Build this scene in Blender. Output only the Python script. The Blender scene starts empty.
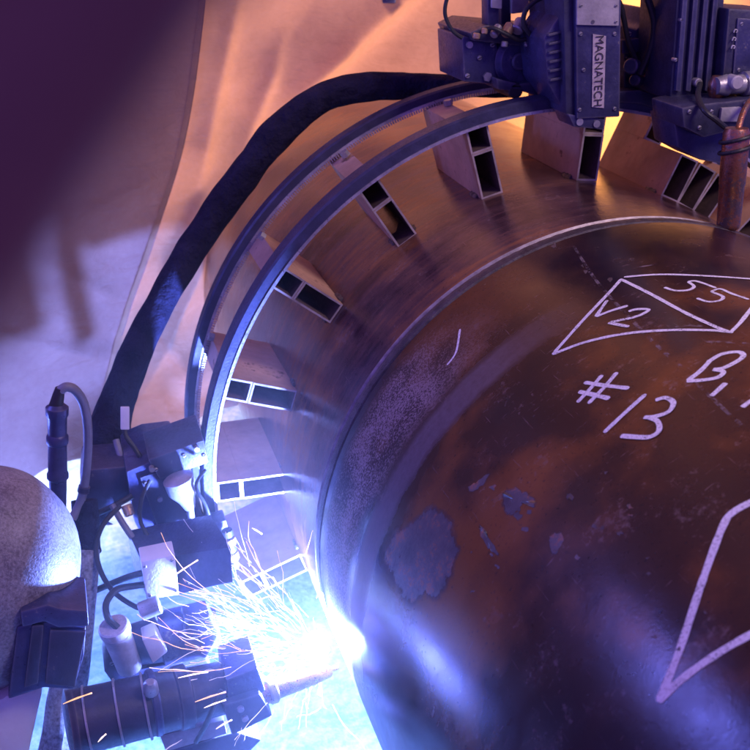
import bpy, bmesh, math, random
from mathutils import Vector, Matrix, noise
random.seed(7)
V = Vector
PI = math.pi
C = bpy.context.scene.collection
SC = bpy.context.scene

# ------------------------------------------------------------------ camera
CAM = V((-1.66687, -3.0392, 1.91053)); YAW, PITCH, FPX = 0.27339, 0.39656, 1154.956
FW = V((math.sin(YAW) * math.cos(PITCH), math.cos(YAW) * math.cos(PITCH), -math.sin(PITCH)))
RT = V((math.cos(YAW), -math.sin(YAW), 0)); UP = RT.cross(FW)
cd = bpy.data.cameras.new('camera'); cam = bpy.data.objects.new('camera', cd); C.objects.link(cam)
cam.matrix_world = Matrix.Translation(CAM) @ Matrix((RT, UP, -FW)).transposed().to_4x4()
cd.sensor_width = 36; cd.lens = 36 * FPX / 750; cd.clip_start = 0.02; cd.clip_end = 200
cd.dof.use_dof = True; cd.dof.focus_distance = 3.2
cd.dof.aperture_fstop = (cd.lens / 1000) / 0.012
SC.camera = cam

# ------------------------------------------------------------------ light
w = bpy.data.worlds.new('World'); SC.world = w; w.use_nodes = True
wb = w.node_tree.nodes['Background']; wb.inputs[0].default_value = (0.205, 0.105, 0.74, 1); wb.inputs[1].default_value = 0.85

def lamp(name, kind, loc, target, energy, color, **kw):
    l = bpy.data.lights.new(name, kind); l.energy = energy; l.color = color
    for k, v in kw.items(): setattr(l, k, v)
    o = bpy.data.objects.new(name, l); C.objects.link(o); o.location = loc
    o.rotation_euler = (V(target) - V(loc)).to_track_quat('-Z', 'Y').to_euler()
    return o
ARC = V((-0.978, 0.004, -0.352))
lamp('arc_light', 'POINT', ARC + V((-.022, .020, 0.0)), ARC, 760, (0.17, 0.27, 1.0), shadow_soft_size=0.03)
lamp('daylight_lamp', 'AREA', (-1.7, 4.4, 3.9), (-0.5, 2.6, 0.4), 520, (1.0, 0.55, 0.37), shape='DISK', size=1.6)
lamp('daylight_spot', 'SPOT', (1.9, 4.6, 1.3), (1.35, 2.6, 0.95), 2200, (1.0, 0.56, 0.13), spot_size=0.72, spot_blend=0.7, shadow_soft_size=0.3)
lamp('outside_lamp', 'SPOT', (-3.4, 5.4, 2.4), (-2.9, 3.2, -1.3), 5500, (0.42, 0.50, 1.0), spot_size=0.62, spot_blend=0.5, shadow_soft_size=0.15)
lamp('side_streak_lamp', 'AREA', (-3.5, 1.2, 1.9), (-0.8, -0.6, 0.5), 125, (0.16, 0.18, 1.0), shape='RECTANGLE', size=0.4, size_y=1.3)  # added lamp, no opening there: gives the pipe its broad blue streak
lamp('hem_streak_lamp', 'AREA', (-3.0, 2.2, -1.05), (-0.95, -0.95, 0.3), 105, (0.13, 0.19, 1.0), shape='RECTANGLE', size=1.6, size_y=0.2)  # added lamp in place of the bright strip under the hem, streaks the pipe
lamp('fill_lamp', 'AREA', (1.6, -2.6, 4.2), (-0.3, 0.4, 0.4), 110, (1.0, 0.76, 0.72), shape='DISK', size=1.6)  # added soft fill from overhead, not a lamp of the tent
SC.view_settings.view_transform = 'Standard'; SC.view_settings.look = 'None'
SC.view_settings.exposure = 0.12; SC.view_settings.gamma = 1.0; SC.view_settings.use_curve_mapping = False
SC.cycles.max_bounces = 8; SC.cycles.sample_clamp_indirect = 6.0; SC.cycles.volume_bounces = 0
SC.cycles.caustics_reflective = False; SC.cycles.caustics_refractive = False
SC.cycles.use_denoising = True

# ------------------------------------------------------------------ rays of the picture -> points of the place
def ray(px, py): return (FW + RT * ((px - 375) / FPX) - UP * ((py - 375) / FPX))
def at(px, py, Y):
    d = ray(px, py); return CAM + d * ((Y - CAM.y) / d.y)
def on_pipe(px, py, R=1.0):
    d = ray(px, py); a = d.x**2 + d.z**2; b = 2 * (CAM.x * d.x + CAM.z * d.z); c = CAM.x**2 + CAM.z**2 - R * R
    D = max(b * b - 4 * a * c, 0); return CAM + d * ((-b - math.sqrt(D)) / (2 * a))
def pol(deg, r, y): a = math.radians(deg); return V((r * math.cos(a), y, r * math.sin(a)))
def unit(px, Y=0.0): return px * (Y - CAM.y) / (FW.y * FPX) * 1.0   # size of px pixels at about that depth

# ------------------------------------------------------------------ materials
def newmat(name):
    m = bpy.data.materials.new(name); m.use_nodes = True
    nt = m.node_tree; return m, nt, nt.nodes['Principled BSDF'], nt.nodes['Material Output']
def N(nt, t, **kw):
    n = nt.nodes.new(t)
    for k, v in kw.items():
        if k.startswith('i_'): n.inputs[k[2:].replace('_', ' ')].default_value = v
        else: setattr(n, k, v)
    return n
def ramp(nt, src, stops):
    r = N(nt, 'ShaderNodeValToRGB'); e = r.color_ramp.elements
    while len(e) < len(stops): e.new(0.5)
    for q, (p, c) in zip(e, stops):
        q.position = p; q.color = (*c, 1) if len(c) == 3 else c
    nt.links.new(src, r.inputs[0]); return r.outputs[0]
def g3(v): return (v, v, v)
def mix(nt, fac, a, b):
    m = N(nt, 'ShaderNodeMix', data_type='RGBA')
    L = nt.links
    for s, v in ((m.inputs[0], fac), (m.inputs[6], a), (m.inputs[7], b)):
        if hasattr(v, 'links'): L.new(v, s)
        else: s.default_value = v if isinstance(v, float) else (*v, 1)
    return m.outputs[2]
def mth(nt, op, a, b=None):
    m = N(nt, 'ShaderNodeMath', operation=op)
    for i, v in enumerate((a, b)):
        if v is None: continue
        if hasattr(v, 'links'): nt.links.new(v, m.inputs[i])
        else: m.inputs[i].default_value = v
    return m.outputs[0]
def noise_tex(nt, scale, detail=4, rough=0.55, vec=None, dist=0.0):
    n = N(nt, 'ShaderNodeTexNoise'); n.inputs['Scale'].default_value = scale; n.inputs['Detail'].default_value = detail
    n.inputs['Roughness'].default_value = rough; n.inputs['Distortion'].default_value = dist
    if vec is not None: nt.links.new(vec, n.inputs['Vector'])
    return n.outputs[0]
def geo_pos(nt): return N(nt, 'ShaderNodeNewGeometry').outputs['Position']
def mapped(nt, vec, scale):
    m = N(nt, 'ShaderNodeMapping'); m.inputs['Scale'].default_value = scale; nt.links.new(vec, m.inputs['Vector']); return m.outputs[0]
def bump(nt, bs, h, strength, dist=0.01):
    b = N(nt, 'ShaderNodeBump'); b.inputs['Strength'].default_value = strength; b.inputs['Distance'].default_value = dist
    nt.links.new(h, b.inputs['Height']); nt.links.new(b.outputs[0], bs.inputs['Normal'])

def simple(name, base, rough=0.5, metal=0.0, var=0.35, scale=14, bmp=0.25, worn=None, worn_at=0.62, edge=None):
    m, nt, bs, out = newmat(name); L = nt.links; p = geo_pos(nt)
    n1 = noise_tex(nt, scale, 6, 0.6, p); n2 = noise_tex(nt, scale * 7, 3, 0.6, p)
    lo = tuple(c * (1 - var) for c in base); hi = tuple(min(1, c * (1 + var)) for c in base)
    col = ramp(nt, n1, [(0.3, lo), (0.7, hi)])
    if worn:
        f = ramp(nt, mth(nt, 'ADD', mth(nt, 'MULTIPLY', n1, 0.6), mth(nt, 'MULTIPLY', n2, 0.4)), [(worn_at - 0.03, g3(0)), (worn_at + 0.03, g3(1))])
        col = mix(nt, f, col, worn)
    if edge:
        bv = N(nt, 'ShaderNodeBevel', samples=4); bv.inputs['Radius'].default_value = 0.012
        dt = N(nt, 'ShaderNodeVectorMath', operation='DOT_PRODUCT'); L.new(bv.outputs[0], dt.inputs[0]); L.new(N(nt, 'ShaderNodeNewGeometry').outputs['Normal'], dt.inputs[1])
        ew = ramp(nt, mth(nt, 'ADD', mth(nt, 'SUBTRACT', 1.0, dt.outputs['Value']), mth(nt, 'MULTIPLY', mth(nt, 'SUBTRACT', n1, 0.5), 0.25)), [(0.05, g3(0)), (0.16, g3(0.85))])
        col = mix(nt, ew, col, edge)
        dust = ramp(nt, noise_tex(nt, 5, 5, 0.65, p), [(0.48, g3(0)), (0.75, g3(0.35))]); col = mix(nt, dust, col, tuple(min(1, c * 2.0 + .015) for c in base))
    L.new(col, bs.inputs['Base Color'])
    L.new(ramp(nt, n2, [(0.3, g3(max(0.05, rough - 0.12))), (0.7, g3(min(1, rough + 0.14)))]), bs.inputs['Roughness'])
    bs.inputs['Metallic'].default_value = metal
    bump(nt, bs, n2, bmp, 0.004)
    return m

M = {}
M['box'] = simple('blue_grey_box_paint', (0.045, 0.05, 0.12), 0.5, 0.1, var=0.25)
M['black'] = simple('black_painted_metal', (0.035, 0.034, 0.075), 0.42, 0.0, worn=(0.16, 0.14, 0.15), worn_at=0.66, edge=(0.17, 0.15, 0.19))
M['dark'] = simple('dark_anodised_metal', (0.055, 0.055, 0.135), 0.38, 0.3, worn=(0.22, 0.19, 0.2), worn_at=0.64, edge=(0.22, 0.2, 0.25))
M['rail'] = simple('blue_black_rail_steel', (0.042, 0.042, 0.095), 0.5, 0.1, scale=20)
M['edge'] = simple('worn_bright_steel', (0.55, 0.52, 0.55), 0.35, 0.7)
M['steel'] = simple('grey_machined_steel', (0.42, 0.40, 0.42), 0.38, 0.55)
M['alu'] = simple('pale_aluminium_plate', (0.44, 0.41, 0.43), 0.5, 0.15, var=0.3)
M['tube'] = simple('rusty_brown_tube_steel', (0.52, 0.33, 0.23), 0.55, 0.0, var=0.3, scale=5, worn=(0.22, 0.12, 0.09), worn_at=0.62)
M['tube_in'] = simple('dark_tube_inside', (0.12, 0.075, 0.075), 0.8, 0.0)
M['tube_end'] = simple('cut_tube_end_steel', (0.40, 0.33, 0.31), 0.5, 0.2, var=0.45)
M['copper'] = simple('heat_stained_copper', (0.42, 0.17, 0.09), 0.33, 0.75, var=0.5, scale=18, worn=(0.25, 0.16, 0.14), worn_at=0.55)
M['brass'] = simple('brass', (0.55, 0.36, 0.22), 0.35, 0.6)
M['rubber'] = simple('black_cable_rubber', (0.025, 0.024, 0.03), 0.5, 0.0, var=0.2)
M['grey_cable'] = simple('grey_cable_jacket', (0.20, 0.20, 0.26), 0.45, 0.0, var=0.15)
M['white'] = simple('white_plastic', (0.75, 0.73, 0.72), 0.5, 0.0, var=0.06)
M['label_ink'] = simple('label_print', (0.03, 0.025, 0.04), 0.6, 0.0, var=0.1)
M['plate'] = simple('scuffed_label_plate', (0.50, 0.43, 0.46), 0.45, 0.1, var=0.3, scale=40, worn=(0.12, 0.1, 0.14), worn_at=0.63)
M['glove'] = simple('dark_leather', (0.05, 0.04, 0.045), 0.8, 0.0)
M['jacket'] = simple('speckled_grey_work_cloth', (0.30, 0.30, 0.33), 0.9, 0.0, var=0.6, scale=70, bmp=0.6)
M['flap'] = simple('dark_brown_canvas', (0.20, 0.10, 0.06), 0.95, 0.0, var=0.15, scale=30)

def hose_mat():
    m, nt, bs, out = newmat('black_woven_hose_cloth'); p = geo_pos(nt)
    n1 = noise_tex(nt, 10, 5, 0.6, p); n2 = noise_tex(nt, 60, 3, 0.6, p)
    nt.links.new(ramp(nt, n1, [(0.3, (0.008, 0.007, 0.022)), (0.7, (0.026, 0.023, 0.055))]), bs.inputs['Base Color'])
    bs.inputs['Roughness'].default_value = 0.9; bs.inputs['Specular IOR Level'].default_value = 0.2
    bump(nt, bs, mth(nt, 'ADD', mth(nt, 'MULTIPLY', n1, 2.2), n2), 0.8, 0.015); return m
M['hose'] = hose_mat()

def pipe_mat(near):
    m, nt, bs, out = newmat('mill_scale_pipe_steel_near' if near else 'mill_scale_pipe_steel_far'); L = nt.links
    p = geo_pos(nt); sx = N(nt, 'ShaderNodeSeparateXYZ'); L.new(p, sx.inputs[0]); y = sx.outputs[1]
    th = mth(nt, 'ARCTAN2', sx.outputs[2], sx.outputs[0])
    big = noise_tex(nt, 1.6, 3, 0.5, p, 0.4); mid = noise_tex(nt, 7, 6, 0.62, p); fine = noise_tex(nt, 60, 5, 0.7, p); grit = noise_tex(nt, 170, 2, 0.6, p)
    streak = noise_tex(nt, 4, 5, 0.6, mapped(nt, p, (1.0, 9.0, 1.0)))
    if near:
        col = ramp(nt, mth(nt, 'ADD', mth(nt, 'MULTIPLY', big, 0.82), mth(nt, 'MULTIPLY', mid, 0.18)),
                   [(0.40, (0.017, 0.010, 0.014)), (0.51, (0.048, 0.019, 0.014)), (0.63, (0.24, 0.082, 0.018))])
    else:
        col = ramp(nt, mth(nt, 'ADD', mth(nt, 'MULTIPLY', big, 0.5), mth(nt, 'ADD', mth(nt, 'MULTIPLY', mid, 0.28), mth(nt, 'MULTIPLY', streak, 0.22))),
                   [(0.40, (0.05, 0.024, 0.032)), (0.50, (0.13, 0.065, 0.06)), (0.60, (0.33, 0.13, 0.05))])
    # pale scuffs and rust specks
    sc = ramp(nt, mth(nt, 'ADD', mth(nt, 'MULTIPLY', mid, 0.5), mth(nt, 'MULTIPLY', fine, 0.5)), [(0.575, g3(0)), (0.64, g3(1))])
    s1 = noise_tex(nt, 1, 4, 0.6, mapped(nt, p, (26, 150, 26))); s2 = noise_tex(nt, 1, 4, 0.6, mapped(nt, p, (170, 9, 170)))
    scr = mth(nt, 'MAXIMUM', ramp(nt, s1, [(0.66, g3(0)), (0.72, g3(1))]), ramp(nt, s2, [(0.67, g3(0)), (0.73, g3(1))]))
    col = mix(nt, mth(nt, 'MULTIPLY', scr, 0.4), col, (0.26, 0.18, 0.17))
    pit = ramp(nt, noise_tex(nt, 95, 3, 0.6, p), [(0.30, g3(1)), (0.38, g3(0))]); col = mix(nt, mth(nt, 'MULTIPLY', pit, 0.6), col, (0.012, 0.008, 0.012))
    col = mix(nt, mth(nt, 'MULTIPLY', sc, 0.5), col, (0.24, 0.17, 0.16))
    rough = ramp(nt, mid, [(0.3, g3(0.17)), (0.7, g3(0.30))]) if near else ramp(nt, mth(nt, 'ADD', mth(nt, 'MULTIPLY', mid, 0.7), mth(nt, 'MULTIPLY', streak, 0.3)), [(0.38, g3(0.07)), (0.62, g3(0.26))])
    if near:
        wob = mth(nt, 'MULTIPLY', mth(nt, 'SUBTRACT', mid, 0.5), 0.05)
        yy = mth(nt, 'ADD', y, wob)
        # pitted bare belt between the weld and the ground strip (it fades towards the crown)
        belt = mth(nt, 'MULTIPLY', ramp(nt, yy, [(0.0, g3(0)), (0.001, g3(0))]), 1.0)
        mr = N(nt, 'ShaderNodeMapRange'); mr.inputs[1].default_value = -0.40; mr.inputs[2].default_value = -0.33; L.new(yy, mr.inputs[0])
        mr2 = N(nt, 'ShaderNodeMapRange'); mr2.inputs[1].default_value = 0.86; mr2.inputs[2].default_value = 0.62; L.new(sx.outputs[2], mr2.inputs[0])
        mr3 = N(nt, 'ShaderNodeMapRange'); mr3.inputs[1].default_value = -0.06; mr3.inputs[2].default_value = -0.12; L.new(yy, mr3.inputs[0])
        belt = mth(nt, 'MULTIPLY', mth(nt, 'MULTIPLY', mr.outputs[0], mr2.outputs[0]), mr3.outputs[0])
        spk = ramp(nt, mth(nt, 'ADD', mth(nt, 'MULTIPLY', grit, 0.6), mth(nt, 'MULTIPLY', mid, 0.4)), [(0.46, g3(0)), (0.58, g3(1))])
        col = mix(nt, mth(nt, 'MULTIPLY', belt, spk), col, (0.36, 0.27, 0.26))
        rough = mix(nt, belt, rough, g3(0.5))
        # darker steel beside the weld over the crown
        hb = N(nt, 'ShaderNodeMapRange'); hb.inputs[1].default_value = -0.42; hb.inputs[2].default_value = -0.12; L.new(mth(nt, 'ADD', y, mth(nt, 'MULTIPLY', mth(nt, 'SUBTRACT', big, 0.5), 0.9)), hb.inputs[0])
        hz = N(nt, 'ShaderNodeMapRange'); hz.inputs[1].default_value = 0.72; hz.inputs[2].default_value = 0.92; L.new(sx.outputs[2], hz.inputs[0])
        col = mix(nt, mth(nt, 'MULTIPLY', mth(nt, 'MULTIPLY', hb.outputs[0], hz.outputs[0]), 0.8), col, (0.018, 0.010, 0.016))
        # brushed strip
        d = mth(nt, 'ABSOLUTE', mth(nt, 'SUBTRACT', yy, -0.462))
        mr4 = N(nt, 'ShaderNodeMapRange'); mr4.inputs[1].default_value = 0.072; mr4.inputs[2].default_value = 0.040; L.new(d, mr4.inputs[0])
        mr5 = N(nt, 'ShaderNodeMapRange'); mr5.inputs[1].default_value = 0.93; mr5.inputs[2].default_value = 0.78; L.new(sx.outputs[2], mr5.inputs[0])
        mr6 = N(nt, 'ShaderNodeMapRange'); mr6.inputs[1].default_value = -0.2; mr6.inputs[2].default_value = 0.15; L.new(sx.outputs[2], mr6.inputs[0])
        strip = mth(nt, 'MULTIPLY', mth(nt, 'MULTIPLY', mr4.outputs[0], mr5.outputs[0]), mr6.outputs[0])
        strip = mth(nt, 'MULTIPLY', strip, ramp(nt, fine, [(0.3, g3(0.55)), (0.6, g3(0.95))]))
        col = mix(nt, strip, col, (0.155, 0.115, 0.12))
        rough = mix(nt, strip, rough, g3(0.48))
    L.new(col, bs.inputs['Base Color']); L.new(rough, bs.inputs['Roughness'])
    bs.inputs['Metallic'].default_value = 0.1; bs.inputs['Specular IOR Level'].default_value = 0.5
    h = mth(nt, 'ADD', mth(nt, 'MULTIPLY', mid, 0.22), mth(nt, 'ADD', mth(nt, 'MULTIPLY', fine, 0.5), mth(nt, 'MULTIPLY', grit, 0.3)))
    bump(nt, bs, h, 0.06 if near else 0.14, 0.012)
    return m
M['pipe_near'] = pipe_mat(True); M['pipe_far'] = pipe_mat(False)
M['bevel'] = simple('bright_ground_bevel', (0.34, 0.29, 0.30), 0.42, 0.4, scale=40)
M['bead'] = simple('grey_weld_bead', (0.10, 0.085, 0.09), 0.36, 0.4, var=0.5, scale=30, bmp=0.8)
M['patch'] = simple('grey_bare_patch_steel', (0.125, 0.098, 0.095), 0.40, 0.1, var=0.45, scale=16, worn=(0.34, 0.15, 0.09), worn_at=0.57)
_n = M['patch'].node_tree; _a = N(_n, 'ShaderNodeAttribute', attribute_name='fade')
_n.links.new(ramp(_n, mth(_n, 'ADD', mth(_n, 'MULTIPLY', _a.outputs['Fac'], 0.55), mth(_n, 'MULTIPLY', noise_tex(_n, 22, 7, 0.75, geo_pos(_n)), 1.0)), [(0.62, g3(0)), (0.98, g3(0.9))]), _n.nodes['Principled BSDF'].inputs['Alpha'])

def chalk_mat():
    m, nt, bs, out = newmat('white_paint_marker'); p = geo_pos(nt); L = nt.links
    n = noise_tex(nt, 190, 3, 0.65, p)
    L.new(ramp(nt, n, [(0.34, (0.55, 0.50, 0.50)), (0.5, (0.9, 0.88, 0.88))]), bs.inputs['Base Color']); bs.inputs['Roughness'].default_value = 0.9
    L.new(ramp(nt, mth(nt, 'ADD', mth(nt, 'MULTIPLY', noise_tex(nt, 210, 3, 0.7, p), 0.6), mth(nt, 'MULTIPLY', noise_tex(nt, 22, 3, 0.6, p), 0.4)), [(0.33, g3(0)), (0.45, g3(1))]), bs.inputs['Alpha']); return m
M['chalk'] = chalk_mat()
def faint_mat():
    m, nt, bs, out = newmat('faint_scribed_line'); p = geo_pos(nt); L = nt.links
    bs.inputs['Base Color'].default_value = (0.45, 0.36, 0.36, 1); bs.inputs['Roughness'].default_value = 0.8
    L.new(ramp(nt, noise_tex(nt, 45, 4, 0.7, p), [(0.48, g3(0)), (0.62, g3(0.4))]), bs.inputs['Alpha']); return m
M['faint'] = faint_mat()

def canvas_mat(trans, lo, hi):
    m, nt, bs, out = newmat('tan_tent_canvas' if trans > .2 else 'dimmed_tent_canvas'); L = nt.links; p = geo_pos(nt)
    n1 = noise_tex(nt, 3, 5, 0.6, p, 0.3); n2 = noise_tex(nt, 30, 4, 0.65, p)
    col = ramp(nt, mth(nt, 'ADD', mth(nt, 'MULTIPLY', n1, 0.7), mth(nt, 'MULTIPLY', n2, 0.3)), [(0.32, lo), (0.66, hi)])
    L.new(col, bs.inputs['Base Color']); bs.inputs['Roughness'].default_value = 0.95; bs.inputs['Specular IOR Level'].default_value = 0.1
    tr = N(nt, 'ShaderNodeBsdfTranslucent'); L.new(mix(nt, 0.5, col, (0.62, 0.42, 0.30)), tr.inputs[0])
    ms = N(nt, 'ShaderNodeMixShader'); ms.inputs[0].default_value = trans
    L.new(bs.outputs[0], ms.inputs[1]); L.new(tr.outputs[0], ms.inputs[2]); L.new(ms.outputs[0], out.inputs[0])
    wv = noise_tex(nt, 6, 5, 0.6, mapped(nt, p, (1, 1, 2.2)), 0.8)
    bump(nt, bs, mth(nt, 'ADD', mth(nt, 'MULTIPLY', wv, 2.0), mth(nt, 'MULTIPLY', n2, 0.12)), 0.5, 0.03)
    return m
M['canvas'] = canvas_mat(0.36, (0.54, 0.33, 0.20), (0.72, 0.46, 0.29)); M['dimmed_canvas'] = canvas_mat(0.06, (0.33, 0.20, 0.17), (0.44, 0.29, 0.24))  # second canvas: darkened and nearly opaque so the side panel looks less lit

def ground_mat():
    m, nt, bs, out = newmat('pale_trodden_ground'); p = geo_pos(nt)
    n1 = noise_tex(nt, 4.5, 6, 0.7, p, .5); n2 = noise_tex(nt, 30, 5, 0.7, p)
    nt.links.new(ramp(nt, mth(nt, 'ADD', mth(nt, 'MULTIPLY', n1, 0.6), mth(nt, 'MULTIPLY', n2, 0.4)), [(0.3, (0.12, 0.28, 0.30)), (0.46, (0.25, 0.46, 0.48)), (0.60, (0.54, 0.72, 0.72))]), bs.inputs['Base Color'])
    bs.inputs['Roughness'].default_value = 0.9; bump(nt, bs, n2, 0.5, 0.03); return m
M['ground'] = ground_mat()

def helmet_mat():
    m, nt, bs, out = newmat('speckled_pale_helmet_shell'); p = geo_pos(nt)
    n2 = noise_tex(nt, 120, 3, 0.7, p); n1 = noise_tex(nt, 8, 4, 0.6, p)
    nt.links.new(ramp(nt, mth(nt, 'ADD', mth(nt, 'MULTIPLY', n1, 0.45), mth(nt, 'MULTIPLY', n2, 0.55)), [(0.38, (0.13, 0.11, 0.14)), (0.62, (0.36, 0.33, 0.36))]), bs.inputs['Base Color'])
    bs.inputs['Roughness'].default_value = 0.5; bump(nt, bs, n2, 0.45, 0.004); return m
M['helmet'] = helmet_mat()

def emit(name, col, s):
    m, nt, bs, out = newmat(name); bs.inputs['Base Color'].default_value = (*col, 1)
    bs.inputs['Emission Color'].default_value = (*col, 1); bs.inputs['Emission Strength'].default_value = s; return m
M['spark'] = emit('glowing_spark', (1.0, 0.78, 0.62), 1.5)
M['spark_warm'] = emit('orange_spark', (1.0, 0.52, 0.22), 1.2); M['spark_dim'] = emit('fading_spark', (0.9, 0.72, 0.9), 0.7)
M['arc'] = emit('arc_plasma', (0.75, 0.82, 1.0), 40)

# ------------------------------------------------------------------ mesh helpers
class MB:
    def __init__(s): s.bm = bmesh.new()
    def poly(s, pts, ext, mi=0, bev=0.0):
        """closed prism: polygon pts pushed along ext"""
        n0 = set(s.bm.faces)
        a = [s.bm.verts.new(p) for p in pts]; b = [s.bm.verts.new(V(p) + V(ext)) for p in pts]; k = len(a)
        fs = [s.bm.faces.new(a), s.bm.faces.new(b[::-1])] + [s.bm.faces.new((a[i], b[i], b[(i + 1) % k], a[(i + 1) % k])) for i in range(k)]
        for f in fs: f.material_index = mi
        bmesh.ops.recalc_face_normals(s.bm, faces=fs)
        if bev: bmesh.ops.bevel(s.bm, geom=list({e for f in fs for e in f.edges}), offset=bev, segments=2, affect='EDGES', profile=0.6)
        return s
    def box(s, c, ax, size, bev=0.0, mi=0):
        c = V(c); X, Y, Z = [V(a).normalized() * (d / 2) for a, d in zip(ax, size)]
        return s.poly([c - X - Y - Z, c + X - Y - Z, c + X + Y - Z, c - X + Y - Z], Z * 2, mi, bev)
    def rev(s, p0, p1, prof, seg=20, mi=0, caps=True):
        """profile [(t along p0-p1, radius)] turned round the axis"""
        p0, p1 = V(p0), V(p1); d = p1 - p0; z = d.normalized(); x = z.orthogonal().normalized(); y = z.cross(x)
        rings = []
        for t, r in prof:
            c = p0 + d * t; rings.append([s.bm.verts.new(c + (x * math.cos(2 * PI * i / seg) + y * math.sin(2 * PI * i / seg)) * max(r, 1e-4)) for i in range(seg)])
        fs = []
        for A, B in zip(rings, rings[1:]):
            for i in range(seg): fs.append(s.bm.faces.new((A[i], A[(i + 1) % seg], B[(i + 1) % seg], B[i])))
        if caps: fs += [s.bm.faces.new(rings[0][::-1]), s.bm.faces.new(rings[-1])]
        for f in fs: f.material_index = mi; f.smooth = True
        bmesh.ops.recalc_face_normals(s.bm, faces=fs); return s
    def cyl(s, p0, p1, r0, r1=None, seg=20, mi=0, bev=0.0):
        r1 = r0 if r1 is None else r1
        L = (V(p1) - V(p0)).length; b = min(bev / L, 0.3) if bev else 0
        prof = [(0, r0), (1, r1)] if not b else [(0, r0 - bev), (b, r0), (1 - b, r1), (1, r1 - bev)]
        return s.rev(p0, p1, prof, seg, mi)
    def tube(s, pts, rad, seg=10, mi=0, wob=0.0, sub=6, wscale=9.0):
        P = catmull([V(p) for p in pts], sub) if sub > 1 else [V(p) for p in pts]; n = len(P)
        R = rad if hasattr(rad, '__len__') else [rad] * len(pts)
        rr = [R[min(int(i / max(n - 1, 1) * (len(R) - 1)), len(R) - 2)] * (1 - (i / max(n - 1, 1) * (len(R) - 1)) % 1) + R[min(int(i / max(n - 1, 1) * (len(R) - 1)) + 1, len(R) - 1)] * ((i / max(n - 1, 1) * (len(R) - 1)) % 1) for i in range(n)]
        nrm = None; rings = []
        for i, p in enumerate(P):
            t = (P[min(i + 1, n - 1)] - P[max(i - 1, 0)]).normalized()
            nrm = t.orthogonal().normalized() if nrm is None else (nrm - t * nrm.dot(t)).normalized()
            bn = t.cross(nrm); ring = []
            for k in range(seg):
                a = 2 * PI * k / seg; d = nrm * math.cos(a) + bn * math.sin(a); r = rr[i]
                if wob: r *= 1 + wob * (noise.noise((p + d * 0.08) * wscale) + 0.6 * noise.noise(V((math.cos(a) * 3, math.sin(a) * 3, i * 0.16))) + 0.5 * noise.noise(V((math.cos(a) * 6, math.sin(a) * 6, i * 0.05))))
                ring.append(s.bm.verts.new(p + d * r))
            rings.append(ring)
        for A, B in zip(rings, rings[1:]):
            for k in range(seg):
                f = s.bm.faces.new((A[k], A[(k + 1) % seg], B[(k + 1) % seg], B[k])); f.smooth = True; f.material_index = mi
        s.bm.faces.new(rings[0][::-1]).material_index = mi; s.bm.faces.new(rings[-1]).material_index = mi
        return s
    def build(s, name, mats, parent=None, ang=35):
        me = bpy.data.meshes.new(name); s.bm.normal_update(); s.bm.to_mesh(me); s.bm.free()
        for m in (mats if isinstance(mats, (list, tuple)) else [mats]): me.materials.append(M[m] if isinstance(m, str) else m)
        for p in me.polygons: p.use_smooth = True
        me.set_sharp_from_angle(angle=math.radians(ang))
        o = bpy.data.objects.new(name, me); C.objects.link(o)
        if parent is not None: o.parent = parent; o.matrix_parent_inverse = Matrix.Translation(-world_loc(parent))
        return o
def world_loc(o):
    l = V(o.location)
    return l if o.parent is None else V((0, 0, 0))
def catmull(P, k):
    out = []
    for i in range(len(P) - 1):
        a, b, c, d = P[max(i - 1, 0)], P[i], P[i + 1], P[min(i + 2, len(P) - 1)]
        for j in range(k):
            t = j / k
            out.append(0.5 * ((2 * b) + (c - a) * t + (2 * a - 5 * b + 4 * c - d) * t * t + (3 * b - a - 3 * c + d) * t**3))
    out.append(P[-1]); return out
def tag(o, label=None, cat=None, group=None, kind=None):
    for k, v in (('label', label), ('category', cat), ('group', group), ('kind', kind)):
        if v: o[k] = v
    return o
def thing(name, loc, label, cat, group=None):
    o = bpy.data.objects.new(name, None); C.objects.link(o); o.location = loc; o.empty_display_size = 0.1
    return tag(o, label, cat, group)
def pp(poly, Y): return [at(x, y, Y) for x, y in poly]
def prism(name, poly, Y, depth, mat, parent, bev=0.006, tilt=(0, 0, 0)):
    return MB().poly(pp(poly, Y), V((0, depth, 0)) + V(tilt), 0, bev).build(name, mat, parent)

# ------------------------------------------------------------------ ground and tent
GZ = -1.3
bm = bmesh.new()
GN = 120
def gxy(i): u = (i / GN) * 2 - 1; return math.copysign(abs(u)**2.2, u) * 30
gv = [[bm.verts.new((gxy(i) - 1, gxy(j), GZ + 0.05 * noise.fractal(V((gxy(i) * 1.2, gxy(j) * 1.2, 0)), 1, 2, 4))) for i in range(GN + 1)] for j in range(GN + 1)]
for j in range(GN):
    for i in range(GN): bm.faces.new((gv[j][i], gv[j][i + 1], gv[j + 1][i + 1], gv[j + 1][i]))
mb = MB(); mb.bm.free(); mb.bm = bm
tag(mb.build('ground', 'ground', None, 180), kind='structure')

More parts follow.
